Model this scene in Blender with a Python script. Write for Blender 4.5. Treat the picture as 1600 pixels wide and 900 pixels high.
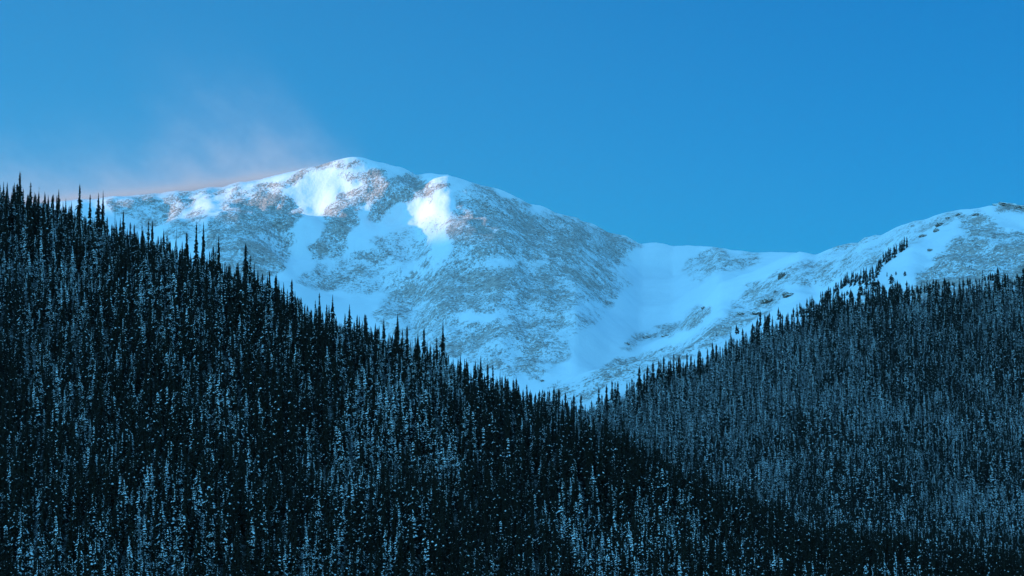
import bpy, math, random
import numpy as np
from mathutils import Vector

# ------------------------------------------------------------------ camera, light, exposure
for o in list(bpy.data.objects): bpy.data.objects.remove(o)
scn = bpy.context.scene
COL = scn.collection
random.seed(11)
rng = np.random.default_rng(11)
FPX = 1600*100/36.0           # focal length in photo pixels (100 mm lens)
PITCH = math.radians(5.0)
cam_d = bpy.data.cameras.new('camera'); cam = bpy.data.objects.new('camera', cam_d); COL.objects.link(cam)
cam_d.lens = 100; cam_d.sensor_width = 36; cam_d.clip_start = 1; cam_d.clip_end = 120000
cam.location = (0, 0, 0); cam.rotation_euler = (math.pi/2+PITCH, 0, 0)
scn.camera = cam

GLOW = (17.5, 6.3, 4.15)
SUN_EL = math.radians(6.2)
SUN_AZ = math.radians(-85.0)      # from +Y, negative = towards the left
SUN_VEC = Vector((math.sin(SUN_AZ)*math.cos(SUN_EL), math.cos(SUN_AZ)*math.cos(SUN_EL), math.sin(SUN_EL)))
world = bpy.data.worlds.new('World'); scn.world = world; world.use_nodes = True
wt = world.node_tree; wt.nodes.clear()
sky = wt.nodes.new('ShaderNodeTexSky'); sky.sky_type = 'NISHITA'; sky.sun_disc = False
sky.sun_elevation = SUN_EL; sky.sun_rotation = SUN_AZ
sky.altitude = 3000; sky.air_density = 1.0; sky.dust_density = 0.3; sky.ozone_density = 3.0
tint = wt.nodes.new('ShaderNodeMix'); tint.data_type = 'RGBA'; tint.blend_type = 'MULTIPLY'
tint.inputs['Factor'].default_value = 1.0
tint.inputs['B'].default_value = (0.25, 1.09, 1.32, 1)
bg = wt.nodes.new('ShaderNodeBackground'); bg.inputs['Strength'].default_value = 0.096
wo = wt.nodes.new('ShaderNodeOutputWorld')
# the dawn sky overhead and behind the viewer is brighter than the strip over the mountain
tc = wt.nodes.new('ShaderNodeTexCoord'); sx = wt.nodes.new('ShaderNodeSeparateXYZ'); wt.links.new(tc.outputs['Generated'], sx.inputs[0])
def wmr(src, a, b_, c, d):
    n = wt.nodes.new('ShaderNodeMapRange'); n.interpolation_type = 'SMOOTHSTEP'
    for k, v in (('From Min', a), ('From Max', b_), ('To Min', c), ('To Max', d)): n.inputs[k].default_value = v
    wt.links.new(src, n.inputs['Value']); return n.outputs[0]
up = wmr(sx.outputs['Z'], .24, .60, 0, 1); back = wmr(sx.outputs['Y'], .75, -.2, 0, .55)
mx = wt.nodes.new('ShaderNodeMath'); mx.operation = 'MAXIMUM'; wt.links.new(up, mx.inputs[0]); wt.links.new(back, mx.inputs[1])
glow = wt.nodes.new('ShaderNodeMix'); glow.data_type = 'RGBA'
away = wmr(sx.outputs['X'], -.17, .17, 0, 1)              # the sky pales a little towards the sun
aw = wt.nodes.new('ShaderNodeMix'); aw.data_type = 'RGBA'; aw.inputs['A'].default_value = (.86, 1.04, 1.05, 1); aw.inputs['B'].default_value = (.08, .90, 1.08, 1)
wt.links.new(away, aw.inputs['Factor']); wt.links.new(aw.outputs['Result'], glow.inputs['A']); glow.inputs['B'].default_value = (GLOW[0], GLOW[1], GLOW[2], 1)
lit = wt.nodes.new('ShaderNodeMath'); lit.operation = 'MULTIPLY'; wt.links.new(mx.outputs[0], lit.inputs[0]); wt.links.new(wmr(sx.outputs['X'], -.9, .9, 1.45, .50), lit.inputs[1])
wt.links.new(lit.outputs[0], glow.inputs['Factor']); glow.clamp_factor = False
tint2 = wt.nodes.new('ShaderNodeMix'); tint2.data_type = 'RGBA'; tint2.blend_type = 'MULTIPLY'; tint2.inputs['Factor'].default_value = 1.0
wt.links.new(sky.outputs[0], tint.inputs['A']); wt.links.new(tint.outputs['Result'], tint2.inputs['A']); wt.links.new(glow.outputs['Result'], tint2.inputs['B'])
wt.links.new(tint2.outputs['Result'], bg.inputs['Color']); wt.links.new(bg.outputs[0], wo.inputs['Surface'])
sd = bpy.data.lights.new('sun', 'SUN'); sun = bpy.data.objects.new('sun', sd); COL.objects.link(sun)
sd.energy = 3.7; sd.angle = math.radians(0.8); sd.color = (1.0, 0.64, 0.46)
sun.rotation_euler = SUN_VEC.to_track_quat('Z', 'Y').to_euler(); sun.location = (-300, 0, 300)
vs = scn.view_settings
vs.view_transform = 'Standard'; vs.look = 'None'; vs.gamma = 1; vs.use_curve_mapping = False
vs.exposure = 0.7
scn.cycles.use_denoising = True
scn.cycles.max_bounces = 6; scn.cycles.diffuse_bounces = 3; scn.cycles.volume_bounces = 0
scn.cycles.transparent_max_bounces = 8
HAZE_DENSITY = 0.6e-5
NO_HAZE = False

# ------------------------------------------------------------------ helpers
def P(px, py, Y):
    """world point seen at photo pixel (px, py) and standing at distance Y"""
    a = (px-800)/FPX; b = (450-py)/FPX
    dy = math.cos(PITCH) - b*math.sin(PITCH); dz = math.sin(PITCH) + b*math.cos(PITCH)
    return (a/dy*Y, Y, dz/dy*Y)
def project(x, y, z):
    c, s = math.cos(PITCH), math.sin(PITCH)
    d = y*c + z*s; u = z*c - y*s
    return 800 + FPX*x/d, 450 - FPX*u/d
def link_mesh(name, verts, faces, mats=(), parent=None, matidx=None, smooth=False):
    me = bpy.data.meshes.new(name)
    verts = np.asarray(verts, dtype=np.float32)
    if isinstance(faces, np.ndarray):
        n, k = faces.shape
        me.vertices.add(len(verts)); me.vertices.foreach_set('co', verts.ravel())
        me.loops.add(n*k); me.loops.foreach_set('vertex_index', faces.ravel().astype(np.int32))
        me.polygons.add(n); me.polygons.foreach_set('loop_start', np.arange(0, n*k, k, dtype=np.int32))
        me.polygons.foreach_set('loop_total', np.full(n, k, dtype=np.int32))
    else:
        me.from_pydata([tuple(map(float, v)) for v in verts], [], faces)
    for m in mats: me.materials.append(m)
    if matidx is not None: me.polygons.foreach_set('material_index', np.asarray(matidx, dtype=np.int32))
    if smooth: me.polygons.foreach_set('use_smooth', np.ones(len(me.polygons), dtype=bool))
    me.update(calc_edges=True); me.validate()
    o = bpy.data.objects.new(name, me); COL.objects.link(o)
    if parent: o.parent = parent
    return o
def tag(o, label=None, category=None, group=None, kind=None):
    for k, v in (('label', label), ('category', category), ('group', group), ('kind', kind)):
        if v: o[k] = v
    return o

class Noise:
    def __init__(s, seed): s.t = np.random.default_rng(seed).random((256, 256))
    def n(s, x, y):
        xi = np.floor(x).astype(int); yi = np.floor(y).astype(int)
        fx = x-xi; fy = y-yi; fx = fx*fx*(3-2*fx); fy = fy*fy*(3-2*fy)
        a = s.t[xi & 255, yi & 255]; b = s.t[(xi+1) & 255, yi & 255]
        c = s.t[xi & 255, (yi+1) & 255]; d = s.t[(xi+1) & 255, (yi+1) & 255]
        return (a*(1-fx)+b*fx)*(1-fy) + (c*(1-fx)+d*fx)*fy - .5
    def fbm(s, x, y, oct=5, gain=.5):
        r = 0; a = 1.0; f = 1.0
        for i in range(oct):
            r = r + a*s.n(x*f+i*17.3, y*f-i*9.1); a *= gain; f *= 2.03
        return r
NZ = Noise(3); NZ2 = Noise(8)

class Surface:
    """thin plate through control points given in metres"""
    def __init__(s, pts, scale=1000., lam=1e-5):
        p = np.array(pts, float); s.c = p[:, :2]/scale; s.sc = scale; n = len(p)
        A = np.zeros((n+3, n+3)); A[:n, :n] = s.k(s.c, s.c) + lam*np.eye(n)
        A[:n, n] = 1; A[:n, n+1:] = s.c; A[n, :n] = 1; A[n+1:, :n] = s.c.T
        b = np.zeros(n+3); b[:n] = p[:, 2]; s.w = np.linalg.solve(A, b)
    def k(s, a, b):
        d2 = ((a[:, None, :]-b[None])**2).sum(-1)
        return .5*d2*np.log(d2+1e-12)
    def __call__(s, x, y):
        q = np.stack([np.ravel(x), np.ravel(y)], 1)/s.sc; out = np.empty(len(q)); n = len(s.c)
        for i in range(0, len(q), 20000):
            c = q[i:i+20000]
            out[i:i+20000] = s.k(c, s.c) @ s.w[:n] + s.w[n] + c @ s.w[n+1:]
        return out.reshape(np.shape(x))
def smooth01(t): t = np.clip(t, 0, 1); return t*t*(3-2*t)

# ------------------------------------------------------------------ materials
def new_mat(name):
    m = bpy.data.materials.new(name); m.use_nodes = True
    t = m.node_tree; b = t.nodes['Principled BSDF']; b.inputs['Specular IOR Level'].default_value = .1
    return m, t, b
def N(t, typ, **kw):
    n = t.nodes.new(typ)
    for k, v in kw.items():
        if k in n.bl_rna.properties: setattr(n, k, v)
        else: n.inputs[k].default_value = v
    return n
def math_node(t, op, a, b=None, clamp=False):
    n = t.nodes.new('ShaderNodeMath'); n.operation = op; n.use_clamp = clamp
    for i, v in enumerate((a, b)):
        if v is None: continue
        if isinstance(v, (int, float)): n.inputs[i].default_value = v
        else: t.links.new(v, n.inputs[i])
    return n.outputs[0]
def noise_tex(t, vec, scale, detail=4, rough=.6):
    n = t.nodes.new('ShaderNodeTexNoise'); n.inputs['Scale'].default_value = scale
    n.inputs['Detail'].default_value = detail; n.inputs['Roughness'].default_value = rough
    t.links.new(vec, n.inputs['Vector']); return n.outputs['Fac']
def ramp(t, fac, stops):
    r = t.nodes.new('ShaderNodeValToRGB'); e = r.color_ramp.elements
    while len(e) < len(stops): e.new(.5)
    for q, (p, c) in zip(e, stops): q.position = p; q.color = (*c, 1)
    t.links.new(fac, r.inputs[0]); return r.outputs['Color']
def mix_col(t, f, a, b):
    n = t.nodes.new('ShaderNodeMix'); n.data_type = 'RGBA'
    for k, v in (('Factor', f), ('A', a), ('B', b)):
        if isinstance(v, tuple): n.inputs[k].default_value = (*v, 1)
        elif isinstance(v, float): n.inputs[k].default_value = v
        else: t.links.new(v, n.inputs[k])
    return n.outputs['Result']

def terrain_material():
    m, t, b = new_mat('wind_scoured_snow_and_scree')
    co = t.nodes.new('ShaderNodeTexCoord').outputs['Object']
    at = t.nodes.new('ShaderNodeAttribute'); at.attribute_name = 'rock'
    mask = at.outputs['Fac']
    mp = N(t, 'ShaderNodeMapping'); mp.inputs['Scale'].default_value = (1.1, .8, .5); mp.inputs['Rotation'].default_value = (0, .85, 0)
    t.links.new(co, mp.inputs['Vector']); v = mp.outputs[0]
    n1 = noise_tex(t, v, .17, 2, .6); n0 = noise_tex(t, co, .50, 1, .5)      # 6 m grain
    n2 = noise_tex(t, v, .035, 4, .6)      # 30 m
    mp3 = N(t, 'ShaderNodeMapping'); mp3.inputs['Scale'].default_value = (1, .4, 1.2); mp3.inputs['Rotation'].default_value = (0, .7, 0); t.links.new(co, mp3.inputs['Vector'])
    n3 = noise_tex(t, mp3.outputs[0], .011, 4, .6)     # 110 m
    s = math_node(t, 'ADD', math_node(t, 'MULTIPLY', math_node(t, 'SUBTRACT', n1, .5), 2.1), math_node(t, 'MULTIPLY', math_node(t, 'SUBTRACT', n2, .5), 2.0))
    s = math_node(t, 'ADD', s, math_node(t, 'MULTIPLY', math_node(t, 'SUBTRACT', n0, .5), 2.3))
    s = math_node(t, 'ADD', s, math_node(t, 'MULTIPLY', math_node(t, 'SUBTRACT', n3, .5), 1.7))
    s = math_node(t, 'ADD', s, mask)
    mr = N(t, 'ShaderNodeMapRange'); mr.interpolation_type = 'SMOOTHSTEP'
    mr.inputs['From Min'].default_value = .36; mr.inputs['From Max'].default_value = .58
    t.links.new(s, mr.inputs['Value'])
    fac = math_node(t, 'MULTIPLY', math_node(t, 'MULTIPLY', mr.outputs[0], .88), ramp_fac(t, mask, .02, .18))
    rock = ramp(t, noise_tex(t, co, .13, 2, .6), [(.3, (.14, .105, .085)), (.5, (.35, .285, .255)), (.7, (.55, .46, .41))])
    snow = ramp(t, n3, [(.3, (.70, .79, .85)), (.7, (.76, .84, .90))])
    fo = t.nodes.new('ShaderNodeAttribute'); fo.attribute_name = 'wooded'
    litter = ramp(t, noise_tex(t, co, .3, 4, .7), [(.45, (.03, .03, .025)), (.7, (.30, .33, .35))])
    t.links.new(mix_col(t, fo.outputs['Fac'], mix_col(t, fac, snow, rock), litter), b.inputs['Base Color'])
    b.inputs['Roughness'].default_value = .8
    h = math_node(t, 'ADD', math_node(t, 'MULTIPLY', n1, math_node(t, 'ADD', math_node(t, 'MULTIPLY', fac, 4.0), .35)), math_node(t, 'MULTIPLY', n2, 2.5))
    bp = N(t, 'ShaderNodeBump', Strength=.9, Distance=1.0); t.links.new(h, bp.inputs['Height']); t.links.new(bp.outputs[0], b.inputs['Normal'])
    return m
def ramp_fac(t, v, a, b_):
    mr = N(t, 'ShaderNodeMapRange'); mr.inputs['From Min'].default_value = a; mr.inputs['From Max'].default_value = b_
    t.links.new(v, mr.inputs['Value']); return mr.outputs[0]
M_TERR = terrain_material()

def forest_floor_material():
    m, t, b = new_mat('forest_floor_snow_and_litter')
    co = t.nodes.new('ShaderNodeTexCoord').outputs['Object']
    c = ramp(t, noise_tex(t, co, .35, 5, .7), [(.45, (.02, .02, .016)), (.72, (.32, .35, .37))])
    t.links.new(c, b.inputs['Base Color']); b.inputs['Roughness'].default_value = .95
    return m
M_FLOOR = forest_floor_material()

# ------------------------------------------------------------------ far terrain: peak, saddle, right hill
far_px = [
 # skyline ridge
 (-500, 345, 6300), (-250, 335, 6250), (0, 323, 6200), (160, 309, 6150), (300, 297, 6100), (400, 281, 6080), (470, 264, 6050), (540, 246, 6000), (572, 247, 5990),
 (605, 254, 5985), (650, 269, 5950), (700, 274, 5850), (740, 284, 5850), (800, 302, 5950), (860, 326, 6100), (930, 351, 6300),
 (1000, 375, 6500), (1060, 384, 6450), (1110, 386, 6250), (1180, 395, 6000), (1290, 394, 5750), (1380, 425, 6600), (1400, 440, 5600), (1550, 440, 5600), (1500, 440, 6600), (1650, 430, 6600), (1700, 430, 7000), (1850, 400, 6000), (2100, 430, 7000),
 # face below
 (-300, 620, 5000), (0, 610, 4950), (200, 600, 4900), (400, 600, 4850), (600, 600, 4800),
 (-200, 450, 5450), (0, 450, 5400), (200, 440, 5400), (300, 430, 5300), (400, 430, 5200), (500, 440, 5330), (560, 400, 5520), (600, 440, 5380), (650, 450, 5270),
 (250, 340, 5900), (310, 340, 5800), (380, 330, 5690), (400, 380, 5450), (435, 330, 5700), (445, 380, 5500), (475, 340, 5815), (525, 325, 5790), (480, 390, 5570), (500, 300, 5925), (560, 280, 5900), (600, 280, 5850), (560, 330, 5730), (530, 370, 5600), (620, 330, 5750),
 (660, 370, 5570), (690, 320, 5665), (700, 350, 5520), (745, 330, 5560), (800, 345, 5640), (870, 370, 5870),
 (700, 300, 5730), (725, 385, 5330), (760, 450, 5020), (700, 450, 5130), (640, 500, 5050), (800, 520, 4780), (740, 540, 4760), (810, 580, 4560), (700, 600, 4650),
 (850, 440, 5150), (930, 450, 5330), (930, 400, 5750),
 # snow valley
 (1060, 405, 6100), (1040, 440, 5600), (1000, 490, 5180), (930, 560, 4700), (860, 615, 4470), (800, 680, 4250), (950, 500, 4990),
 # right wall of the valley
 (1150, 420, 5600), (1120, 450, 5300), (1200, 420, 5400), (1090, 490, 5050), (1000, 555, 4600), (900, 605, 4330),
 # right hill crest and flank
 (1275, 396, 5000), (1330, 378, 4700), (1390, 357, 4400), (1450, 338, 4150), (1510, 326, 3950), (1560, 321, 3850), (1610, 322, 3800), (1800, 300, 3750), (2200, 260, 3700),
 (1200, 450, 4450), (1150, 480, 4300), (1300, 420, 4250), (1380, 395, 4050), (1450, 370, 3850), (1520, 345, 3720), (1600, 352, 3560),
 (1300, 455, 3550), (1400, 420, 3500), (1500, 390, 3450), (1600, 390, 3330), (1250, 475, 3500), (1150, 520, 3500), (1050, 570, 3500), (950, 615, 3600),
 (1800, 400, 3250),
 # forested flank
 (1600, 452, 2950), (1500, 462, 2880), (1400, 480, 2800), (1300, 497, 2780), (1200, 522, 2780), (1100, 568, 2800), (1000, 622, 2850), (900, 672, 2900), (800, 720, 2900),
 (1600, 560, 2620), (1400, 590, 2560), (1200, 640, 2500), (1000, 720, 2500), (1600, 680, 2330), (1400, 720, 2250), (1200, 760, 2200),
 (1600, 800, 2080), (1400, 840, 1980), (1200, 860, 1900), (1000, 850, 2000), (1900, 440, 2900), (1900, 650, 2300), (1900, 830, 1950),
]
far_w = [P(*q) for q in far_px]
# back sides of the ridges
for q in far_px[:24:2]:
    x, y, z = P(*q); far_w.append((x, y+900, z-330))
for q in [(1390, 357, 4400), (1510, 326, 3950), (1610, 322, 3800), (1800, 300, 3750)]:
    x, y, z = P(*q); far_w.append((x+130, y+750, z-120))
for x in (-1900, -1200, -600, 0, 500, 1000, 1700): far_w.append((x, 1350, -30))
for x in (-1900, -1200, -600, -100): far_w.append((x, 2300, 0)); far_w.append((x, 3500, 120 if x > -300 else 160))
far_w += [(1500, 8300, 250), (900, 8300, 250), (300, 8300, 250), (-500, 8300, 350), (-1500, 8300, 350), (100, 3400, 60), (200, 2900, 40), (150, 2200, 0), (-2600, 6300, 700), (2900, 3700, 520), (2900, 6500, 520)]
FAR = Surface(far_w, lam=2e-5)

# where bare rock and scree show: (strength, outline in photo pixels), carried onto the ground
rock_px = [
 (.52, [(345,318),(372,298),(420,295),(453,307),(468,325),(452,346),(450,370),(438,420),(390,450),(336,420),(312,380),(328,350)]),
 (.20, [(405,310),(450,312),(452,350),(430,370),(400,350)]),
 (.62, [(505,330),(528,313),(570,295),(606,272),(669,280),(665,300),(636,319),(600,340),(585,343),(579,319),(555,342),(540,376),(522,397),(486,408),(484,388),(508,352),(492,342)]),
 (.46, [(712,300),(735,284),(760,290),(800,304),(830,322),(870,335),(930,352),(990,374),(1000,382),(965,395),(962,440),(955,465),(900,480),(872,490),(870,510),(845,545),(842,580),(800,590),(740,570),(690,560),(640,560),(600,520),(575,492),(620,455),(660,430),(690,395),(702,350)]),
 (.15, [(710,330),(760,310),(860,345),(900,390),(830,410),(720,405)]),
 (.14, [(700,420),(860,425),(900,460),(830,480),(680,475),(640,460)]),
 (-.40, [(738,410),(800,402),(870,405),(850,416),(760,420)]), (-.45, [(690,498),(760,484),(805,480),(790,490),(730,503)]),
 (-.35, [(640,478),(700,470),(680,482),(640,490)]), (-.25, [(760,355),(820,362),(800,370)]), (-.3, [(585,500),(640,492),(660,505),(620,520)]),
 (.50, [(165,313),(250,305),(400,298),(340,308),(300,322),(262,342),(215,352),(185,335)]), (.38, [(262,350),(300,335),(330,332),(300,362),(255,385)]),
 (.95, [(424,284),(450,273),(492,267),(488,276),(452,288)]), (.6, [(400,288),(470,266),(540,250),(536,256),(470,274),(405,294)]),
 (.72, [(514,278),(560,281),(590,270),(604,272),(575,291),(545,290)]), (.45, [(535,262),(552,256),(575,258),(548,267)]),
 (.5, [(650,285),(690,280),(700,285),(672,300),(662,318),(655,312)]),
 (.17, [(560,385),(690,332),(700,352),(640,420),(560,452),(480,452),(470,440)]), (.42, [(640,380),(660,360),(668,366),(648,385)]),
 (.4, [(465,425),(535,424),(520,438),(466,436)]), (.42, [(560,450),(610,434),(622,438),(565,456)]), (.4, [(470,448),(520,446),(520,452),(470,454)]),
 (.16, [(838,510),(900,475),(960,450),(975,400),(995,390),(980,440),(915,520),(870,570),(835,590)]),
 (.31, [(1085,390),(1180,395),(1192,406),(1140,420),(1090,436),(1062,425)]),
 (.37, [(970,548),(1000,522),(1100,482),(1112,488),(1040,524),(990,553)]),
 (.31, [(850,605),(880,590),(960,570),(1060,540),(1100,508),(1150,484),(1196,432),(1236,440),(1222,470),(1160,515),(1060,565),(960,605),(880,632)]),
 (.26, [(1196,432),(1300,385),(1370,362),(1480,332),(1505,340),(1440,372),(1380,402),(1300,442),(1220,455)]),
 (.64, [(1425,445),(1455,402),(1475,380),(1505,367),(1560,364),(1640,360),(1640,450),(1430,470)]), (.15, [(1480,390),(1560,380),(1600,410),(1500,420)]),
 (.66, [(1484,366),(1498,350),(1525,338),(1560,354),(1582,363),(1540,368)]), (.5, [(1484,337),(1510,330),(1540,336),(1555,342),(1500,345)]),
 (.98, [(1552,325),(1575,315),(1640,312),(1640,336),(1590,334),(1562,331)]),
 (.4, [(1330,470),(1400,450),(1440,440),(1460,470),(1300,500)]),
]
for x1, y1, x2, y2, w_ in [(690,352,668,366,5),(655,362,640,376,4),(648,384,622,400,5),(672,372,652,388,4),(700,345,686,356,4),(622,372,604,388,4),(606,398,586,412,5),(640,408,610,425,5),(662,396,648,406,4),
        (600,372,590,384,4),(588,388,572,402,4),(566,410,548,424,4),(668,408,652,418,4),(520,362,510,376,6),(548,436,470,446,4),(600,440,570,452,4),(640,436,606,450,4),(640,352,628,362,4),(500,408,486,428,7),(552,344,540,366,6)]:
    rock_px.append((.5, [(x1, y1-w_/2), (x1+2, y1+w_/2), (x2, y2+w_/2), (x2-2, y2-w_/2)]))
def build_mask():
    W, H = 1000, 450; ox = -200
    gx, gy = np.meshgrid(np.arange(W)*2+ox, np.arange(H)*2)
    wx = gx + 26*NZ.fbm(gx/28., gy/28., 4, .6); wy = gy + 16*NZ2.fbm(gx/28., gy/28., 4, .6)
    out = np.zeros((H, W))
    for s, poly in rock_px:
        ins = np.zeros((H, W), bool); n = len(poly)
        for i in range(n):
            x1, y1 = poly[i]; x2, y2 = poly[(i+1) % n]
            if y1 == y2: continue
            c = ((y1 > wy) != (y2 > wy)) & (wx < (x2-x1)*(wy-y1)/(y2-y1)+x1)
            ins ^= c
        out = out + s*ins if (s < 0 or s in (.20, .15, .14)) else np.maximum(out, s*ins)
    for _ in range(2):
        p = np.pad(out, 1, mode='edge'); out = (p[1:-1, 1:-1]*4+p[:-2, 1:-1]+p[2:, 1:-1]+p[1:-1, :-2]+p[1:-1, 2:])/8
    br = out.copy()
    for _ in range(60):
        p = np.pad(br, 3, mode='edge'); br = (p[3:-3, 3:-3]*2+p[:-6, 3:-3]+p[6:, 3:-3]+p[3:-3, :-6]+p[3:-3, 6:])/6
    for _ in range(3):
        p = np.pad(out, 1, mode='edge'); out = (p[1:-1, 1:-1]*4+p[:-2, 1:-1]+p[2:, 1:-1]+p[1:-1, :-2]+p[1:-1, 2:])/8
    return out, br, ox
MASK, BROAD, MOX = build_mask()
def mask_at(x, y, z, MASK=MASK):
    px, py = project(x, y, z)
    u = (px-MOX)/2; v = py/2
    ok = (u > 0) & (u < MASK.shape[1]-2) & (v > 0) & (v < MASK.shape[0]-2)
    u = np.clip(u, 0, MASK.shape[1]-2); v = np.clip(v, 0, MASK.shape[0]-2)
    ui = u.astype(int); vi = v.astype(int); fu = u-ui; fv = v-vi
    m = (MASK[vi, ui]*(1-fu)+MASK[vi, ui+1]*fu)*(1-fv)+(MASK[vi+1, ui]*(1-fu)+MASK[vi+1, ui+1]*fu)*fv
    return np.where(ok, m, .35)

class Grid:
    def __init__(s, xs, ys, hfun):
        s.xs, s.ys = xs, ys; s.X, s.Y = np.meshgrid(xs, ys); s.Z = hfun(s.X, s.Y)
    def h(s, x, y):
        x = np.asarray(x, float); y = np.asarray(y, float)
        u = np.clip((x-s.xs[0])/(s.xs[1]-s.xs[0]), 0, len(s.xs)-1.001); v = np.clip((y-s.ys[0])/(s.ys[1]-s.ys[0]), 0, len(s.ys)-1.001)
        i = u.astype(int); j = v.astype(int); fu = u-i; fv = v-j; Z = s.Z
        return (Z[j, i]*(1-fu)+Z[j, i+1]*fu)*(1-fv)+(Z[j+1, i]*(1-fu)+Z[j+1, i+1]*fu)*fv
    def mesh(s, name, mat):
        nx, ny = len(s.xs), len(s.ys)
        idx = np.arange(nx*ny).reshape(ny, nx)
        f = np.stack([idx[:-1, :-1], idx[:-1, 1:], idx[1:, 1:], idx[1:, :-1]], -1).reshape(-1, 4)
        v = np.stack([s.X.ravel(), s.Y.ravel(), s.Z.ravel()], 1)
        return link_mesh(name, v, f, [mat], smooth=True)
GROUND_Z = -34.0
SKY_PX = [-200, 0, 160, 300, 400, 470, 540, 572, 605, 650, 700, 740, 800, 860, 930, 1000, 1060, 1110, 1180, 1275, 1330, 1390, 1450, 1510, 1560, 1610, 1800]
SKY_PY = [335, 322, 308, 296, 280, 263, 245, 246, 254, 268, 273, 283, 301, 325, 350, 375, 383, 385, 394, 394, 378, 357, 337, 325, 320, 321, 300]
SKY_FIX = None
def far_h(x, y):
    z = far_raw(x, y)
    if SKY_FIX is not None:
        px, _ = project(x, y, z)
        z = z + np.interp(px, SKY_FIX[0], SKY_FIX[1])*np.clip(y, 3500, 7500)/FPX*smooth01((z-120)/250.)
    return z
def measure_skyline():
    global SKY_FIX
    tot = None
    for it in range(3):
        xs = np.arange(-1900, 2400, 14.); ys = np.arange(3000, 8600, 25.)
        X, Y = np.meshgrid(xs, ys); Z = far_h(X, Y); px, py = project(X, Y, Z)
        bins = np.arange(-200, 1801, 25.); top = np.full(len(bins), 9999.)
        k = np.clip(((px+212.5)/25).astype(int), 0, len(bins)-1); np.minimum.at(top, k.ravel(), py.ravel())
        d = top - np.interp(bins, SKY_PX, SKY_PY)
        tot = d if tot is None else tot + d
        SKY_FIX = (bins, tot)
        print('skyline error', np.abs(d).mean())
def far_raw(x, y):
    z = FAR(x, y)
    hi = smooth01((z-60)/250.)
    hi = hi*(.25+.75*smooth01(mask_at(x, y, z, BROAD)/.28))
    z = z + hi*(30*NZ.fbm(x/240., y/420., 3) + 15*NZ2.fbm(x/70.+y/300., y/190., 3, .55)) + 3*(1-hi)*NZ.fbm(x/50., y/50., 3)
    m = mask_at(x, y, z)
    z = z + (m > 0)*m*9*(NZ2.fbm(x/16., y/22., 3))
    e = smooth01((x+2300)/500.)*smooth01((2900-x)/500.)*smooth01((y-1300)/250.)*smooth01((8600-y)/700.)
    return GROUND_Z-6 + (np.maximum(z, GROUND_Z-20)-GROUND_Z+6)*e
measure_skyline()
far = Grid(np.arange(-2300, 2901, 7.), np.arange(1300, 8601, 7.), far_h)
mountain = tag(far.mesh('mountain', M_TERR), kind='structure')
att = mountain.data.attributes.new('rock', 'FLOAT', 'POINT')
mk = mask_at(far.X, far.Y, far.Z)
att.data.foreach_set('value', mk.ravel().astype(np.float32))

# ------------------------------------------------------------------ near forested hill
edge = [(860, 640), (900, 650), (960, 626), (1040, 590), (1100, 568), (1160, 540), (1210, 518), (1250, 506), (1300, 494), (1350, 484), (1400, 478), (1460, 468), (1520, 458), (1600, 450), (1700, 440), (2300, 400)]
ex = [e[0] for e in edge]; ey = [e[1] for e in edge]
gpx, gpy = project(far.X, far.Y, far.Z)
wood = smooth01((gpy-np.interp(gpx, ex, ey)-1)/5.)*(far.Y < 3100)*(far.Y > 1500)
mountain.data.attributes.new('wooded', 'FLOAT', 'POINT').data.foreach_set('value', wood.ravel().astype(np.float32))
near_px = [(-500, 160, 1370), (-300, 235, 1330), (0, 345, 1290), (100, 364, 1270), (200, 402, 1255), (300, 438, 1240), (400, 482, 1220), (500, 527, 1200), (600, 572, 1180),
 (700, 618, 1160), (800, 662, 1140), (900, 706, 1110), (1000, 752, 1080), (1100, 790, 1050), (1200, 828, 1020), (1300, 852, 1000), (1450, 880, 970), (1600, 905, 950), (1900, 935, 930),
 (0, 960, 800), (400, 960, 815), (800, 960, 830), (1200, 960, 845), (1600, 985, 860), (-400, 960, 790),
 (0, 650, 1030), (400, 700, 1000), (800, 800, 985), (200, 820, 890), (600, 850, 900), (1000, 880, 930), (-300, 600, 1080)]
near_w = [P(*q) for q in near_px]
for q in near_px[:19:2]:
    x, y, z = P(*q); near_w.append((x, y+190, z-58)); near_w.append((x, y+420, min(z-110, -25)))
for x in (-600, -300, 0, 300, 600): near_w.append((x, 450, -36)); near_w.append((x, 620, -32))
NEAR = Surface(near_w, scale=300., lam=1e-4)
def near_h(x, y):
    z = NEAR(x, y)
    z = z + 7*NZ.fbm(x/75., y/120.+5, 3) + 1.2*NZ2.fbm(x/14., y/14., 2)
    e = smooth01((x+900)/200.)*smooth01((900-x)/250.)*smooth01((y-400)/150.)*smooth01((1750-y)/150.)
    return GROUND_Z-4 + (np.maximum(z, GROUND_Z-6)-GROUND_Z+4)*e
near = Grid(np.arange(-900, 901, 5.), np.arange(400, 1751, 5.), near_h)
tag(near.mesh('hillside', M_FLOOR), kind='structure')

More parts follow.
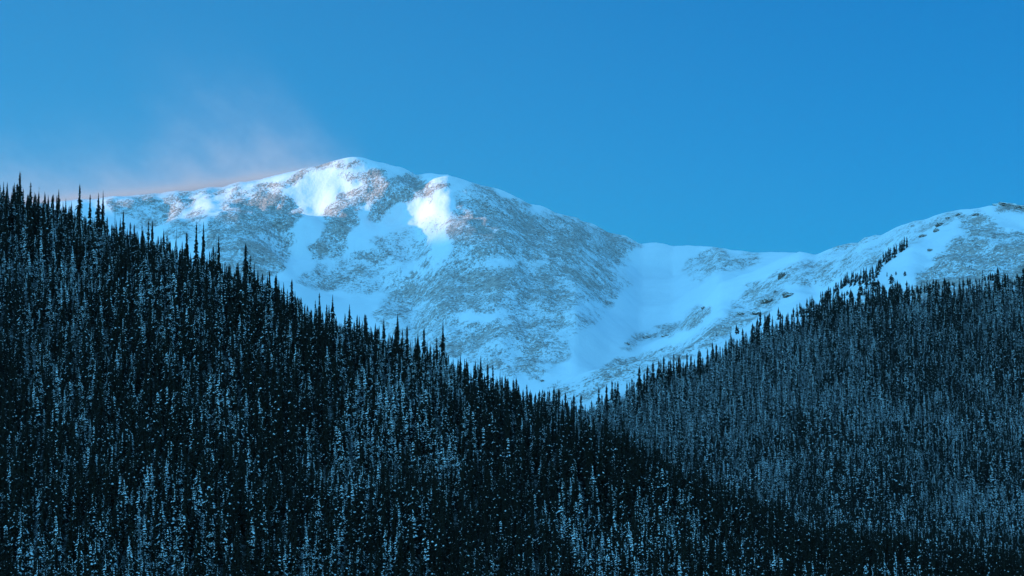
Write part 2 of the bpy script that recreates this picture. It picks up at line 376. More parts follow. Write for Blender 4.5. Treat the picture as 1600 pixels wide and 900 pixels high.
# wide valley floor and a high range added out of frame on the sun's side to shade the valley
def ground():
    xs = np.array([-40000, -15000, -6000, -2500, -800, 0, 800, 2500, 6000, 15000, 40000.])
    X, Y = np.meshgrid(xs, xs+3000); nx = len(xs)
    idx = np.arange(nx*nx).reshape(nx, nx); f = np.stack([idx[:-1, :-1], idx[:-1, 1:], idx[1:, 1:], idx[1:, :-1]], -1).reshape(-1, 4)
    tag(link_mesh('ground', np.stack([X.ravel(), Y.ravel(), np.full(nx*nx, GROUND_Z)], 1), f, [M_FLOOR]), kind='structure')
ground()
SHADING_RANGE_TOP = 1315.0
def side_h(x, y):
    c = SHADING_RANGE_TOP + 16*NZ.fbm(y/1500., y*0+.3, 3)
    d = np.abs(x+6300)
    z = c*(1-np.clip(d/2600., 0, 1)**1.1) + 60*NZ2.fbm(x/500., y/500., 4)*smooth01(1-d/2600.)*smooth01(d/500.)
    e = smooth01((y+6000)/2500.)*smooth01((13000-y)/2500.)
    return GROUND_Z-6 + np.maximum(z, 0)*e
side = Grid(np.arange(-9000, -3500, 60.), np.arange(-6000, 13001, 60.), side_h)
so = tag(side.mesh('unseen_shading_range', M_TERR), kind='structure')
a2 = so.data.attributes.new('rock', 'FLOAT', 'POINT'); a2.data.foreach_set('value', np.full(side.X.size, .4, np.float32))

# ------------------------------------------------------------------ trees
def needle_material(name, frost):
    m, t, b = new_mat(name)
    co = t.nodes.new('ShaderNodeTexCoord').outputs['Object']
    c = ramp(t, noise_tex(t, co, .9, 2, .6), [(.3, (.006, .0045, .0022)), (.7, (.021, .016, .007))])
    g = t.nodes.new('ShaderNodeNewGeometry'); sp = t.nodes.new('ShaderNodeSeparateXYZ'); t.links.new(g.outputs['True Normal'], sp.inputs[0])
    f = math_node(t, 'MULTIPLY', math_node(t, 'ABSOLUTE', sp.outputs['Z']), ramp_fac(t, noise_tex(t, co, 1.7, 3, .7), .5, .62), True)
    f = math_node(t, 'MULTIPLY', f, frost)
    t.links.new(mix_col(t, f, c, (.6, .62, .64)), b.inputs['Base Color']); b.inputs['Roughness'].default_value = .8
    return m
M_NEEDLE = needle_material('spruce_needles', .03)
M_FROST = needle_material('frosted_spruce_needles', .08)
def plain(name, col, rough=.9):
    m, t, b = new_mat(name); co = t.nodes.new('ShaderNodeTexCoord').outputs['Object']
    c = ramp(t, noise_tex(t, co, 1.3, 3, .6), [(.3, tuple(.75*x for x in col)), (.7, tuple(min(1, 1.2*x) for x in col))])
    t.links.new(c, b.inputs['Base Color']); b.inputs['Roughness'].default_value = rough; return m
M_SNOW = plain('snow_on_boughs', (.72, .80, .85))
M_BARK = plain('spruce_bark', (.07, .055, .045))
M_GREY = plain('weathered_dead_wood', (.10, .09, .085))

def trunk_data(H, r, lean, seed, sides=6, rings=7):
    q = random.Random(seed); V = []; F = []
    ph = q.uniform(0, 6.28)
    def axis(t): return (lean*t*t*H*math.cos(ph), lean*t*t*H*math.sin(ph))
    for i in range(rings+1):
        t = i/rings; rr = r*(1-t)**.8 + .015; ax, ay = axis(t)
        if i == 0: rr *= 1.25
        for k in range(sides): a = 6.2832*k/sides; V.append((ax+rr*math.cos(a), ay+rr*math.sin(a), t*H - (.6 if i == 0 else 0)))
    for i in range(rings):
        for k in range(sides):
            a = i*sides+k; b = i*sides+(k+1) % sides; F.append((a, b, b+sides, a+sides))
    F.append(tuple((rings*sides+k) for k in range(sides)))
    return V, F, axis
def crown_data(H, R, seed, axis, base=.08, snow=.35, power=.75, gap=.12, club=0.0, step=.42, frost_pads=False):
    q = random.Random(seed); V = []; F = []; MI = []
    z = H*base
    phase = [q.uniform(0, 6.28) for _ in range(4)]
    while z < H-.15:
        t = z/H; ax, ay = axis(t)
        env = R*(1-t)**power
        env *= 1 + .22*math.sin(z*1.1+phase[0]) + .14*math.sin(z*2.7+phase[1])
        if club and t > .82: env = max(env, R*club*(1-(t-.82)/.2))
        env = max(env, .16)
        n = max(3, int(4 + 3.2*env)); off = q.uniform(0, 6.28)
        for k in range(n):
            if q.random() < gap: continue
            a = off + 6.2832*k/n + q.uniform(-.35, .35)
            side_gap = .75 + .35*math.sin(a*2+phase[2]+z*.35)
            L = env*q.uniform(.62, 1.18)*side_gap
            if q.random() < .04: L *= 1.35
            dr = L*q.uniform(.35, .75); w = min(L*.5, q.uniform(.32, .55))+.05
            zz = z + q.uniform(-.18, .18); ca, sa = math.cos(a), math.sin(a)
            def pt(rad, sd, h): return (ax+rad*ca-sd*sa, ay+rad*sa+sd*ca, zz+h)
            i = len(V)
            V += [pt(0, 0, .12), pt(L*.55, w, -dr*.62-.14), pt(L*.55, -w, -dr*.62-.14), pt(L, 0, -dr), pt(L*.6, 0, -dr*.42), pt(L*.5, 0, -dr*.55-.55), pt(L*.85, q.uniform(-.2, .2), -dr*.9-.4)]
            F += [(i, i+4, i+1), (i, i+2, i+4), (i+4, i+3, i+1), (i+4, i+2, i+3), (i+1, i+5, i+2), (i+4, i+6, i+3)]; MI += [0]*6
            if q.random() < snow*(1.3 if frost_pads else 1.0)*max(0, 1+.75*math.sin(a+phase[3])+.5*math.sin(z*1.9+phase[1])) and L > .3:                   # a pad of snow lying on the bough
                s0 = q.uniform(.25, .5); s1 = q.uniform(.9, 1.06); sw = w*q.uniform(.6, 1.15); th = q.uniform(.12, .28)
                j = len(V); zs = lambda f: -dr*f+.02
                V += [pt(L*s0, 0, zs(s0)+.10), pt(L*(s0+s1)/2, sw, zs((s0+s1)/2)-.06), pt(L*(s0+s1)/2, -sw, zs((s0+s1)/2)-.06), pt(L*s1, 0, zs(s1)-.02), pt(L*(s0+s1)/2, 0, zs((s0+s1)/2)+th)]
                F += [(j, j+4, j+1), (j, j+2, j+4), (j+4, j+3, j+1), (j+4, j+2, j+3), (j+1, j+3, j+2)]; MI += [1]*5
        z += step*q.uniform(.75, 1.25)*(.7+.5*(1-t))
    i = len(V); ax, ay = axis(1)                               # leader
    V += [(ax+.14, ay, H-.5), (ax-.07, ay+.12, H-.5), (ax-.07, ay-.12, H-.5), (ax, ay, H+.35)]; F += [(i, i+1, i+3), (i+1, i+2, i+3), (i+2, i, i+3)]; MI += [0]*3
    return V, F, MI

class Kind: pass
KINDS = []
def make_kind(H, R, seed, snow, frost=False, lean=.004, parked=None, **kw):
    k = Kind(); k.H, k.R = H, R
    V, F, ax = trunk_data(H, .17, lean, seed)
    k.trunk = link_mesh('trunk', V, F, [M_BARK])
    V, F, MI = crown_data(H, R, seed, ax, snow=snow, frost_pads=frost, **kw)
    k.crown = link_mesh('crown', V, F, [M_FROST if frost else M_NEEDLE, M_SNOW], matidx=MI)
    k.used = False; KINDS.append(k); return k
#        H    R    seed snow
make_kind(17.0, 2.35, 1, .04); make_kind(15.0, 2.3, 2, .30, gap=.2); make_kind(18.5, 2.0, 3, .02, power=.6, gap=.25); make_kind(13.0, 2.3, 4, .55)
make_kind(16.0, 2.5, 5, .62, gap=.15, power=.9); make_kind(11.0, 1.8, 6, .10, base=.03); make_kind(17.5, 1.6, 7, .12, power=.5, club=.35, gap=.3); make_kind(9.0, 1.7, 8, .6, base=.02)
NEAR_W = np.array([.24, .14, .14, .11, .09, .12, .08, .08])
make_kind(14.0, 2.5, 11, .46, frost=True, step=.55); make_kind(16.0, 2.4, 12, .34, frost=True, gap=.2, step=.55); make_kind(11.5, 2.3, 13, .55, frost=True, step=.55); make_kind(15.0, 2.3, 14, .07, frost=False, power=.6, step=.55)

# places in photo pixels of the tall trees that stand clear on the near skyline: (px of tip, py of tip)
tall_near = [(6,284),(31,268),(48,286),(70,300),(92,296),(125,288),(141,304),(154,302),(161,298),(193,330),(232,345),(238,344),(256,358),(292,362),(307,350),(318,347),(342,366),(384,380),(391,400),(421,424),(432,428),(456,436),(499,458),(520,461),(546,476),(558,492),(572,492),(600,496),(621,490),(636,509),(649,527),(692,497),(697,560),(716,560),(731,566),(743,563),(751,556),(762,568),(770,570),(785,590),(794,590),(802,592),(823,601),(846,614),(862,628),(889,634),(912,652),(941,656),(948,645),(962,664),(1008,675),(1030,692),(1062,700),(1100,722),(1126,730),(1160,748),(1196,760),(1216,770),(1250,796),(1290,815),(1340,812),(1392,828),(1440,846),(1500,850),(1560,864)]
def crest_y(x):
    cx = np.array([p[0] for p in near_w[:19]]); cy = np.array([p[1] for p in near_w[:19]])
    return np.interp(x, cx, cy)

def poisson_grid(x0, x1, y0, y1, s, jit=.48):
    X, Y = np.meshgrid(np.arange(x0, x1, s), np.arange(y0, y1, s))
    X = X + rng.uniform(-jit, jit, X.shape)*s; Y = Y + rng.uniform(-jit, jit, Y.shape)*s
    return X.ravel(), Y.ravel()
def gather(surf, x, y, pred, px_lo=-700, px_hi=2300, py_hi=1080):
    z = surf.h(x, y); px, py = project(x, y, z+14)
    ok = (px > px_lo) & (px < px_hi) & (py < py_hi) & pred(x, y, z, px, py)
    return x[ok], y[ok], z[ok]
# near hill
x, y = poisson_grid(-520, 520, 740, 1420, 4.05)
nx_, ny_, nz_ = gather(near, x, y, lambda x, y, z, px, py: (y < crest_y(x)+28) & (z > GROUND_Z-3) & (NZ.fbm(x/22., y/22.+9, 2) > -.55) & (np.hypot(project(x, y, z)[0]-618, (project(x, y, z)[1]-752)*1.3) > 13))
n = len(nx_)
pat = NZ2.fbm(nx_/26., ny_/90., 4, .65)                              # stands with more and with less snow
lowf = NZ.fbm(nx_/35.+40, ny_/60., 3)
w = np.tile(NEAR_W, (n, 1)); snowy = np.array([.1, .5, 0, .9, 1, .4, .1, .9])
u_ = smooth01((nx_-10)/60.)                                     # the crest trees stand darker, most so to the right
near_crest = (2.2+3.2*u_)*smooth01((45+60*u_-(crest_y(nx_)-ny_))/45.)
w *= np.exp((snowy[None]-.45)*(5.0*pat-.3-near_crest)[:, None])
w /= w.sum(1, keepdims=True)
nk = (rng.random(n)[:, None] > np.cumsum(w, 1)).sum(1).clip(0, 7)
ns = rng.uniform(.55, 1.08, n)*(1+.22*np.clip(lowf*2, -1, 1))
crest_d = crest_y(nx_)-ny_
ns = ns*(.64+.36*smooth01(crest_d/75.))
ns = np.where(crest_d < 14, ns*rng.uniform(.6, 1.1, n), ns)
T = [dict(x=a, y=b, z=c, k=int(k), s=s, near=1) for a, b, c, k, s in zip(nx_, ny_, nz_, nk, ns)]
# the tall ones on the crest, each reaching the height it has over its neighbours
for i, (px, py) in enumerate(tall_near):
    Yc = None
    for Yt in np.arange(760, 1400, 4.):
        X_, _, Z_ = P(px, py, Yt)
        if Yt >= crest_y(X_)-6: Yc = Yt; break
    if Yc is None: continue
    X_, _, Ztip = P(px, py, Yc); g = float(near.h(X_, Yc)); h = Ztip-g
    k = [0, 2, 6, 0][i % 4]
    if h < 7: h = 9.0
    T.append(dict(x=X_, y=Yc, z=g, k=k, s=float(np.clip(h/KINDS[k].H, .5, 2.1)), near=1, tall=1))
# far flank
x, y = poisson_grid(-60, 1050, 1560, 3060, 5.7)
def far_ok(x, y, z, px, py):
    gx, gy = project(x, y, z)
    return (gy > np.interp(gx, ex, ey) + 10*NZ.n(gx/30., gx*0)) & (gx > 780)
fx, fy, fz = gather(far, x, y, far_ok)
n2 = len(fx)
pat2 = NZ.fbm(fx/120.+3, fy/160., 3)
low = smooth01((project(fx, fy, fz)[1]-640)/140.)
fk = np.where(rng.random(n2) < np.clip(.58+2.4*pat2+1.5*NZ2.fbm(fx/30., fy/90., 3)-.40*low, .05, .95), 8+rng.integers(0, 3, n2), np.where(rng.random(n2) < .5, 11, 1))
fs = rng.uniform(.6, 1.35, n2)*(1+.5*np.clip(NZ2.fbm(fx/40., fy/60., 2), -.6, .6))
edge_band = np.zeros(n2, bool); gpx, gpy = project(fx, fy, fz); edge_band = gpy < np.interp(gpx, ex, ey)+11
fk = np.where(edge_band & (rng.random(n2) < .75), 11, fk); fs = np.where(edge_band, fs*1.2, fs)
T += [dict(x=a, y=b, z=c, k=int(k), s=s, near=0) for a, b, c, k, s in zip(fx, fy, fz, fk, fs)]
print('trees', n, n2)

# which trees show largest: paint simple spires far to near and count what stays in view
W, H_ = 1600, 900; ids = np.full((H_, W), -1, np.int32)
order = sorted(range(len(T)), key=lambda i: -T[i]['y'])
for i in order:
    t = T[i]; K = KINDS[t['k']]; sc = FPX/(t['y'])
    px, py = project(t['x'], t['y'], t['z']); hp = K.H*t['s']*sc; r = K.R*t['s']*sc*.72
    y1 = int(min(py, H_)); y0 = int(max(py-hp, 0))
    t['px'], t['tip'] = px, py-hp
    if y1 <= y0 or px < -20 or px > W+20: continue
    for yy in range(y0, y1, 2):
        ww = r*max((yy-(py-hp))/hp, 0)**.75; a = int(max(px-ww, 0)); b = int(min(px+ww+1, W))
        if b > a: ids[yy:yy+2, a:b] = i
cnt = np.bincount(ids[ids >= 0], minlength=len(T))
rank = np.argsort(-cnt)
first = {}
for i in rank: first.setdefault(T[int(i)]['k'], int(i))          # at least one of every kind
chosen = list(dict.fromkeys(list(first.values()) + [int(i) for i in rank[:300]]))[:300]
chosen_set = set(chosen)

def describe(t, j):
    K = t['k']; hgt = KINDS[K].H*t['s']
    a = ('towering' if hgt > 20 else 'tall' if hgt > 15 else 'middling' if hgt > 11 else 'short')
    b = {0: 'dense dark', 1: 'ragged snow-flecked', 2: 'very slender dark', 3: 'bushy snow-dusted', 4: 'broad heavily snowed', 5: 'stout dark', 6: 'club-topped narrow', 7: 'squat snow-laden', 8: 'frosted', 9: 'frosted ragged', 10: 'small frosted', 11: 'dark narrow'}[K]
    return a, b
LANDMARK = [(0, 'at the far left edge'), (120, 'under the blowing snow'), (260, 'left of the rocky rib'),
            (380, 'below the rocky rib'), (500, 'below the white gully'), (620, 'below the sunlit summit'), (740, 'below the scree spur'), (860, 'below the snow valley'),
            (1000, 'where the slopes meet'), (1150, 'before the frosted far slope'), (1300, 'below the frosted far slope'), (1450, 'below the tree strip'), (1580, 'at the right edge')]
def region(t):
    return min(LANDMARK, key=lambda q: abs(q[0]-t['px']))[1]
def height_word(t):
    f = t['tip']
    d = (near.h(t['x'], t['y']) if t['near'] else 0)
    cd = float(crest_y(t['x'])-t['y'])
    return 'of the far slope' if not t['near'] else 'on the skyline' if cd < 14 else 'under the crest' if cd < 60 else 'halfway down' if f < 720 else 'low down'
used_labels = {}
def label_for(t):
    a, b = describe(t, 0); base = f"{a} {b} spruce {height_word(t)} {region(t)}"
    return base
labels = {}
for i in chosen: labels.setdefault(label_for(T[i]), []).append(i)
UNITS = 'first second third fourth fifth sixth seventh eighth ninth tenth eleventh twelfth thirteenth fourteenth fifteenth sixteenth seventeenth eighteenth nineteenth twentieth'.split()
def ordinal(i): return UNITS[i] if i < 20 else ('twenty-' if i < 30 else 'thirty-')+UNITS[i % 10] if (i+1) % 10 else ('thirtieth' if i == 29 else 'fortieth')
final_label = {}
for l, lst in labels.items():
    lst.sort(key=lambda i: T[i]['px'])
    for j, i in enumerate(lst):
        final_label[i] = l if len(lst) == 1 else l + (', leftmost' if j == 0 else ', rightmost' if j == len(lst)-1 else ', ' + ordinal(j) + ' from left')
def place_tree(t, label, name='spruce_tree', cat='tree', group='spruces of the near forested slope', kind=None):
    K = kind or KINDS[t['k']]
    r = bpy.data.objects.new(name, None); COL.objects.link(r); r.empty_display_size = 1
    r.location = (t['x'], t['y'], t['z']); r.rotation_euler = (0, 0, rng.uniform(0, 6.28))
    s = t['s']; wx_ = s if not t.get('tall') else min(s, 1.0)*1.05
    r.scale = (wx_, wx_, s)
    for part in (K.trunk, K.crown):
        if not K.used: c = part
        else: c = part.copy(); COL.objects.link(c)
        c.parent = r
    K.used = True
    tag(r, label, cat, group); return r
for i in chosen: place_tree(T[i], final_label[i])

# dead trees: bare poles with stubs of branches, standing on the skyline and among the spruces
def snag_data(H, seed):
    q = random.Random(seed); V, F, ax = trunk_data(H, .19, .006, seed, 5, 6)
    B = []; BF = []
    for _ in range(26):
        z = H*q.uniform(.25, .97); L = q.uniform(.3, 1.1)*(1-.5*z/H); a = q.uniform(0, 6.28); axx, ayy = ax(z/H); i = len(B)
        dz = q.uniform(-.25, .2)*L; w = .045
        for s_ in (0, 1):
            rr = w*(1-.7*s_); c = (axx+L*s_*math.cos(a), ayy+L*s_*math.sin(a), z+dz*s_)
            B += [(c[0]-rr*math.sin(a), c[1]+rr*math.cos(a), c[2]), (c[0]+rr*math.sin(a), c[1]-rr*math.cos(a), c[2]), (c[0], c[1], c[2]+rr*1.6)]
        BF += [(i, i+1, i+4, i+3), (i+1, i+2, i+5, i+4), (i+2, i, i+3, i+5)]
    return V, F, B, BF
SN = []
for sd_ in (21, 22, 23):
    V, F, B, BF = snag_data(14, sd_); K = Kind(); K.H = 14; K.R = .8; K.used = False
    K.trunk = link_mesh('trunk', V, F, [M_GREY]); K.crown = link_mesh('branches', B, BF, [M_GREY]); SN.append(K)
snag_px = [(33, 266, 'on the skyline at the left edge'), (48, 282, 'on the skyline beside a sharp spruce tip'), (61, 290, 'on the skyline left of the pink snow plume'), (180, 314, 'standing clear against the grey ridge'), (338, 368, 'against the left rocky rib'), (598, 500, 'against the white slope under the spur'),
           (645, 530, 'against the snow below the scree spur'), (704, 575, 'beside the tallest skyline spruce'), (806, 590, 'at the foot of the snow valley'), (276, 352, 'above the crest in the gap of the skyline')]
for j, (px, py, where) in enumerate(snag_px):
    for Yt in np.arange(760, 1400, 4.):
        X_, _, Z_ = P(px, py, Yt)
        if Yt >= crest_y(X_)-10: break
    g = float(near.h(X_, Yt)); K = SN[j % 3]
    t = dict(x=X_, y=Yt, z=g, k=0, s=float(np.clip((Z_-g)/14, .5, 1.7)), tall=1)
    place_tree(t, 'thin bare grey dead tree '+where, 'dead_tree', 'dead tree', 'bare dead trees on the near slope', kind=K)

# the strip of stunted spruces, the forest's own kind of tree, on the right hill
def hit(px, py, surf=None, y0=2400, y1=6500):
    ys = np.arange(y0, y1, 6.); pts = np.array([P(px, py, v) for v in ys]); h = far.h(pts[:, 0], pts[:, 1])
    k = np.argmax(h >= pts[:, 2]); return (pts[k, 0], pts[k, 1], float(h[k]))
def small_kind(seed, H, R, **kw):
    k = Kind(); k.H, k.R, k.used = H, R, False
    V, F, ax = trunk_data(H, .16, .01, seed); k.trunk = link_mesh('trunk', V, F, [M_BARK])
    V, F, MI = crown_data(H, R, seed, ax, base=.03, **kw); k.crown = link_mesh('crown', V, F, [M_NEEDLE, M_SNOW], matidx=MI); return k
FK = [small_kind(31, 9, 1.9, snow=.15), small_kind(32, 11, 2.0, snow=.1), small_kind(33, 6, 2.3, snow=.2, power=.5)]
strip_tree_px = []
strip_x = [1284, 1300, 1318, 1345, 1365, 1385, 1416]; strip_y = [470, 462, 450, 441, 430, 409, 388]
for k in range(80):                                            # (foot of tree px, py, height in px, kind)
    bx = 1283+k/79*134; wig = 3.5 if bx < 1320 or bx > 1372 else 6
    strip_tree_px.append((bx+rng.uniform(-3, 3), float(np.interp(bx, strip_x, strip_y))+rng.uniform(-wig, wig), rng.uniform(11, 19), int(rng.integers(0, 2)), ''))
solo = [(1345, 461, 20, 2, 'lowest in the open snow by the strip'), (1354, 452, 15, 2, 'dark bushy clump left in the open snow'), (1360, 445, 14, 0, 'beside the bushy clump in open snow'), (1366, 458, 22, 2, 'largest of the clump in open snow'), (1372, 449, 12, 2, 'right end of the clump in open snow'),
        (1393, 444, 15, 2, 'alone on white snow right of the clump'), (1386, 432, 8, 0, 'small above the lone bush on snow'), (1400, 430, 6, 2, 'tiny above the lone bush on snow'), (1414, 431, 8, 2, 'far right on the open snow below the scree'), (1351, 463, 14, 1, 'beside the lowest one in open snow'),
        (1269, 481, 20, 1, 'standing just above the treeline'), (1261, 490, 24, 0, 'breaking out of the treeline'), (1324, 462, 8, 2, 'below the strip near the clearing'), (1250, 492, 18, 0, 'left of the ones above the treeline')]
names = ['dark slim spruce', 'dark narrow spruce', 'dark bushy spruce']
for j, (px, py, hp, k, where) in enumerate(strip_tree_px+solo):
    x_, y_, z_ = hit(px, py); K = FK[k]
    t = dict(x=x_, y=y_, z=z_, s=float(hp*y_/FPX/K.H))
    lab = f"{names[k]} {where}" if j >= 80 else f"{names[k]}, {ordinal(j) if j < 40 else ordinal(79-j)} from the {'lower' if j < 40 else 'upper'} end of the diagonal tree strip"
    place_tree(t, lab, 'stunted_spruce', 'tree', 'stunted spruces on the upper snow slope', kind=K)

# everything else of the forest: one object, points that carry instances of the trees above
def forest(name, idx, label, kinds):
    pos = np.array([(T[i]['x'], T[i]['y'], T[i]['z']) for i in idx], np.float32)
    me = bpy.data.meshes.new(name); me.vertices.add(len(pos)); me.vertices.foreach_set('co', pos.ravel())
    for nm, typ, data in (('kind', 'INT', np.array([kinds.index(T[i]['k']) for i in idx], np.int32)), ('size', 'FLOAT', np.array([T[i]['s'] for i in idx], np.float32)), ('turn', 'FLOAT', rng.uniform(0, 6.28, len(idx)).astype(np.float32))):
        me.attributes.new(nm, typ, 'POINT').data.foreach_set('value', data)
    o = bpy.data.objects.new(name, me); COL.objects.link(o); tag(o, label, 'forest', kind='stuff')
    ng = bpy.data.node_groups.new('forest_nodes', 'GeometryNodeTree')
    ng.interface.new_socket('Geometry', in_out='INPUT', socket_type='NodeSocketGeometry'); ng.interface.new_socket('Geometry', in_out='OUTPUT', socket_type='NodeSocketGeometry')
    gi = ng.nodes.new('NodeGroupInput'); go = ng.nodes.new('NodeGroupOutput')
    g2i = ng.nodes.new('GeometryNodeGeometryToInstance')
    for k in reversed(kinds):
        jn = ng.nodes.new('GeometryNodeJoinGeometry')
        for part in (KINDS[k].crown, KINDS[k].trunk):
            oi = ng.nodes.new('GeometryNodeObjectInfo'); oi.inputs['Object'].default_value = part; oi.transform_space = 'ORIGINAL'
            ng.links.new(oi.outputs['Geometry'], jn.inputs[0])
        ng.links.new(jn.outputs[0], g2i.inputs[0])
    ip = ng.nodes.new('GeometryNodeInstanceOnPoints'); ip.inputs['Pick Instance'].default_value = True
    def attr(nm, typ):
        a = ng.nodes.new('GeometryNodeInputNamedAttribute'); a.data_type = typ; a.inputs['Name'].default_value = nm
        return next(s for s in a.outputs if s.enabled and s.name == 'Attribute')
    ng.links.new(gi.outputs[0], ip.inputs['Points']); ng.links.new(g2i.outputs[0], ip.inputs['Instance'])
    ng.links.new(attr('kind', 'INT'), ip.inputs['Instance Index'])
    cx = ng.nodes.new('ShaderNodeCombineXYZ'); ng.links.new(attr('turn', 'FLOAT'), cx.inputs['Z'])
    ng.links.new(cx.outputs[0], ip.inputs['Rotation']); ng.links.new(attr('size', 'FLOAT'), ip.inputs['Scale'])
    ng.links.new(ip.outputs[0], go.inputs[0])
    o.modifiers.new('forest', 'NODES').node_group = ng
    return o
forest('spruce_forest', [i for i in range(len(T)) if i not in chosen_set], 'dense dark spruce forest flecked with snow on both lower slopes', list(range(12)))

# ------------------------------------------------------------------ rock outcrops
def rock_material():
    m, t, b = new_mat('outcrop_rock')
    co = t.nodes.new('ShaderNodeTexCoord').outputs['Object']
    c = ramp(t, noise_tex(t, co, .6, 4, .7), [(.3, (.07, .05, .04)), (.6, (.20, .15, .115)), (.8, (.32, .26, .21))])
    g = t.nodes.new('ShaderNodeNewGeometry'); sp = t.nodes.new('ShaderNodeSeparateXYZ'); t.links.new(g.outputs['Normal'], sp.inputs[0])
    f = ramp_fac(t, math_node(t, 'ADD', sp.outputs['Z'], math_node(t, 'MULTIPLY', noise_tex(t, co, .3, 3, .7), .6)), .85, 1.05)
    t.links.new(mix_col(t, f, c, (.83, .85, .87)), b.inputs['Base Color']); b.inputs['Roughness'].default_value = .9
    return m
M_ROCK = rock_material()
def outcrop(px, py, wpx, hpx, label, seed, y0=2400, y1=7000):
    import bmesh
    x_, y_, z_ = hit(px, py, y0=y0, y1=y1); sc = y_/FPX
    q = np.random.default_rng(seed); bm = bmesh.new(); bmesh.ops.create_icosphere(bm, subdivisions=4, radius=1.0)
    nz_ = Noise(seed)
    for v in bm.verts:
        c = v.co; d = 1 + .55*float(nz_.fbm(np.array(c.x*1.9+c.z), np.array(c.y*1.9-c.z*1.7), 4, .6)) + .25*float(nz_.n(np.array(c.x*6), np.array(c.z*6+c.y*3)))
        v.co = Vector((c.x*d*wpx*sc/2, c.y*d*wpx*sc/2.6, c.z*d*hpx*sc*.62))
    me = bpy.data.meshes.new('rock_outcrop'); bm.to_mesh(me); bm.free(); me.materials.append(M_ROCK)
    o = bpy.data.objects.new('rock_outcrop', me); COL.objects.link(o); o.location = (x_, y_, z_); o.rotation_euler = (0, q.uniform(-.2, .2), q.uniform(-.3, .3))
    tag(o, label, 'rock', 'rock outcrops on the snow slopes')
outs = [(1572, 322, 34, 8, 'long dark crag on the right skyline'), (1592, 326, 16, 8, 'dark crag end at the right edge of the skyline'), (1525, 336, 12, 5, 'small dark rock under the right skyline crag'), (1500, 336, 14, 4, 'flat grey rock left of the right skyline crag'),
        (1482, 342, 10, 4, 'little rock on the upper right snow crest'), (1470, 352, 14, 7, 'dark boulder high on the right snow slope'), (1464, 362, 12, 6, 'lower of the boulders high on the right slope'), (1443, 370, 12, 6, 'leftmost boulder high on the right slope'),
        (1453, 392, 9, 5, 'lone rock at the left tip of the scree field'), (1222, 434, 12, 12, 'upright brown block on the valley side'), (1232, 463, 20, 9, 'big dark outcrop above the treeline'), (1199, 472, 22, 9, 'dark banded outcrop left of the big one above the treeline'),
        (1212, 457, 8, 4, 'small rock over the dark banded outcrop'), (1180, 492, 20, 7, 'rugged ledge at the foot of the valley side'), (1158, 492, 12, 6, 'low ledge nearest the snow valley'), (1100, 482, 9, 4, 'single dark rock on the smooth snow valley'),
        (1042, 525, 16, 4, 'dark end of the thin rock line on the valley snow'), (1012, 528, 14, 6, 'clump of rocks midway on the thin rock line'), (980, 538, 9, 4, 'small rock at the lower end of the thin rock line'), (848, 597, 7, 4, 'dark stone on snow above the skyline trees')]
for j, (px, py, w_, h_, lab) in enumerate(outs): outcrop(px, py, w_, h_, lab, 100+j)

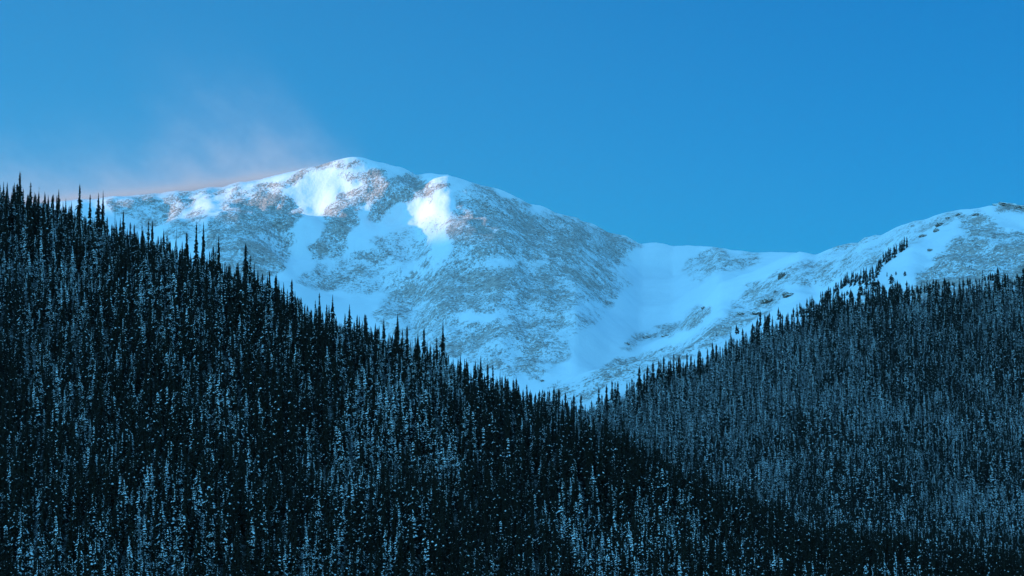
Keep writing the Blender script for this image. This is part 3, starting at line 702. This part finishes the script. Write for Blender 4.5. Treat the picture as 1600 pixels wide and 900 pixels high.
# ------------------------------------------------------------------ snow blown off the ridge, and the air
def box(name, lo, hi, mat):
    V = [(x, y, z) for z in (lo[2], hi[2]) for y in (lo[1], hi[1]) for x in (lo[0], hi[0])]
    return link_mesh(name, V, [(0, 2, 3, 1), (4, 5, 7, 6), (0, 1, 5, 4), (1, 3, 7, 5), (3, 2, 6, 7), (2, 0, 4, 6)], [mat])
def plume_material():
    m = bpy.data.materials.new('blowing_snow'); m.use_nodes = True; t = m.node_tree; t.nodes.clear()
    out = t.nodes.new('ShaderNodeOutputMaterial'); pv = t.nodes.new('ShaderNodeVolumePrincipled')
    pv.inputs['Color'].default_value = (1, .97, 1, 1); pv.inputs['Anisotropy'].default_value = 0
    co = t.nodes.new('ShaderNodeTexCoord').outputs['Object']; sp = t.nodes.new('ShaderNodeSeparateXYZ'); t.links.new(co, sp.inputs[0])
    # height over the ridge line, in metres
    xr = N(t, 'ShaderNodeFloatCurve'); cv = xr.mapping.curves[0]
    pts = PLUME_RIDGE; cv.points[0].location = pts[0]; cv.points[1].location = pts[-1]
    for p in pts[1:-1]: cv.points.new(*p)
    xr.mapping.update()
    t.links.new(ramp_fac(t, sp.outputs['X'], -1500, 0), xr.inputs['Value'])
    h = math_node(t, 'SUBTRACT', sp.outputs['Z'], math_node(t, 'MULTIPLY', xr.outputs[0], 1000.0))
    h = math_node(t, 'SUBTRACT', h, math_node(t, 'MULTIPLY', math_node(t, 'SUBTRACT', sp.outputs['Y'], 6150.0), .12))      # lifts as it drifts off behind the ridge
    # streaks lean over to the left as they rise
    cx = t.nodes.new('ShaderNodeCombineXYZ')
    t.links.new(math_node(t, 'MULTIPLY', math_node(t, 'ADD', sp.outputs['X'], math_node(t, 'MULTIPLY', h, .5)), 1/85.), cx.inputs['X'])
    t.links.new(math_node(t, 'MULTIPLY', h, 1/95.), cx.inputs['Z']); t.links.new(math_node(t, 'MULTIPLY', sp.outputs['Y'], 1/260.), cx.inputs['Y'])
    n1 = noise_tex(t, cx.outputs[0], 1.0, 8, .68)
    # the plume reaches highest left of the summit
    hc = N(t, 'ShaderNodeFloatCurve'); cv = hc.mapping.curves[0]
    cv.points[0].location = (0, .5); cv.points[1].location = (1, .05)
    for p in ((.12, .58), (.25, .70), (.36, .60), (.46, .60), (.53, .85), (.60, 1.0), (.67, .90), (.73, .5), (.79, .25)): cv.points.new(*p)
    hc.mapping.update(); t.links.new(ramp_fac(t, math_node(t, 'ADD', sp.outputs['X'], math_node(t, 'MULTIPLY', h, .45)), -1500, 0), hc.inputs['Value'])
    hh = math_node(t, 'ADD', math_node(t, 'MULTIPLY', hc.outputs[0], 80.0), 6.0)
    hp = math_node(t, 'MAXIMUM', h, 0.0)
    fall = math_node(t, 'POWER', 2.718, math_node(t, 'MULTIPLY', math_node(t, 'DIVIDE', hp, hh), -1.0))
    fall = math_node(t, 'MULTIPLY', fall, math_node(t, 'ADD', math_node(t, 'MULTIPLY', math_node(t, 'POWER', ramp_fac(t, n1, .36, .72), 1.6), 1.7), .22))
    rim = math_node(t, 'MULTIPLY', math_node(t, 'POWER', 2.718, math_node(t, 'MULTIPLY', hp, -1/7.)), 3.0)
    fall = math_node(t, 'ADD', fall, rim)
    ends = math_node(t, 'MULTIPLY', ramp_fac(t, sp.outputs['X'], -325, -480), ramp_fac(t, sp.outputs['X'], -1495, -1380))
    topf = ramp_fac(t, sp.outputs['Z'], 1280, 1080)
    d = math_node(t, 'MULTIPLY', math_node(t, 'MULTIPLY', fall, ends), math_node(t, 'MULTIPLY', topf, PLUME_DENSITY))
    t.links.new(d, pv.inputs['Density']); t.links.new(pv.outputs[0], out.inputs['Volume']); return m
PLUME_DENSITY = .0015
PLUME_RIDGE = []
for k in range(7):
    x_ = -1500+250*k; ys_ = np.arange(5700, 6500, 10.); hz = far.h(np.full(len(ys_), float(x_)), ys_).max(); PLUME_RIDGE.append((k/6, hz/1000.))
pl = box('blowing_snow', (-1500, 6080, 560), (-300, 7000, 1290), plume_material()); tag(pl, 'pinkish snow blown off the left ridge by the wind', 'blowing snow', kind='stuff')
hm = bpy.data.materials.new('haze'); hm.use_nodes = True; hm.node_tree.nodes.clear()
ho = hm.node_tree.nodes.new('ShaderNodeOutputMaterial'); hv = hm.node_tree.nodes.new('ShaderNodeVolumePrincipled')
hv.inputs['Color'].default_value = (.80, .90, 1.0, 1); hv.inputs['Density'].default_value = HAZE_DENSITY; hv.inputs['Anisotropy'].default_value = .2
hm.node_tree.links.new(hv.outputs[0], ho.inputs['Volume'])
hz_ = box('haze', (-41000, -38000, GROUND_Z-12), (41000, 44000, 1560), hm); tag(hz_, 'thin cold blue air over the valley', 'haze', kind='stuff')
if NO_HAZE: bpy.data.objects.remove(hz_)
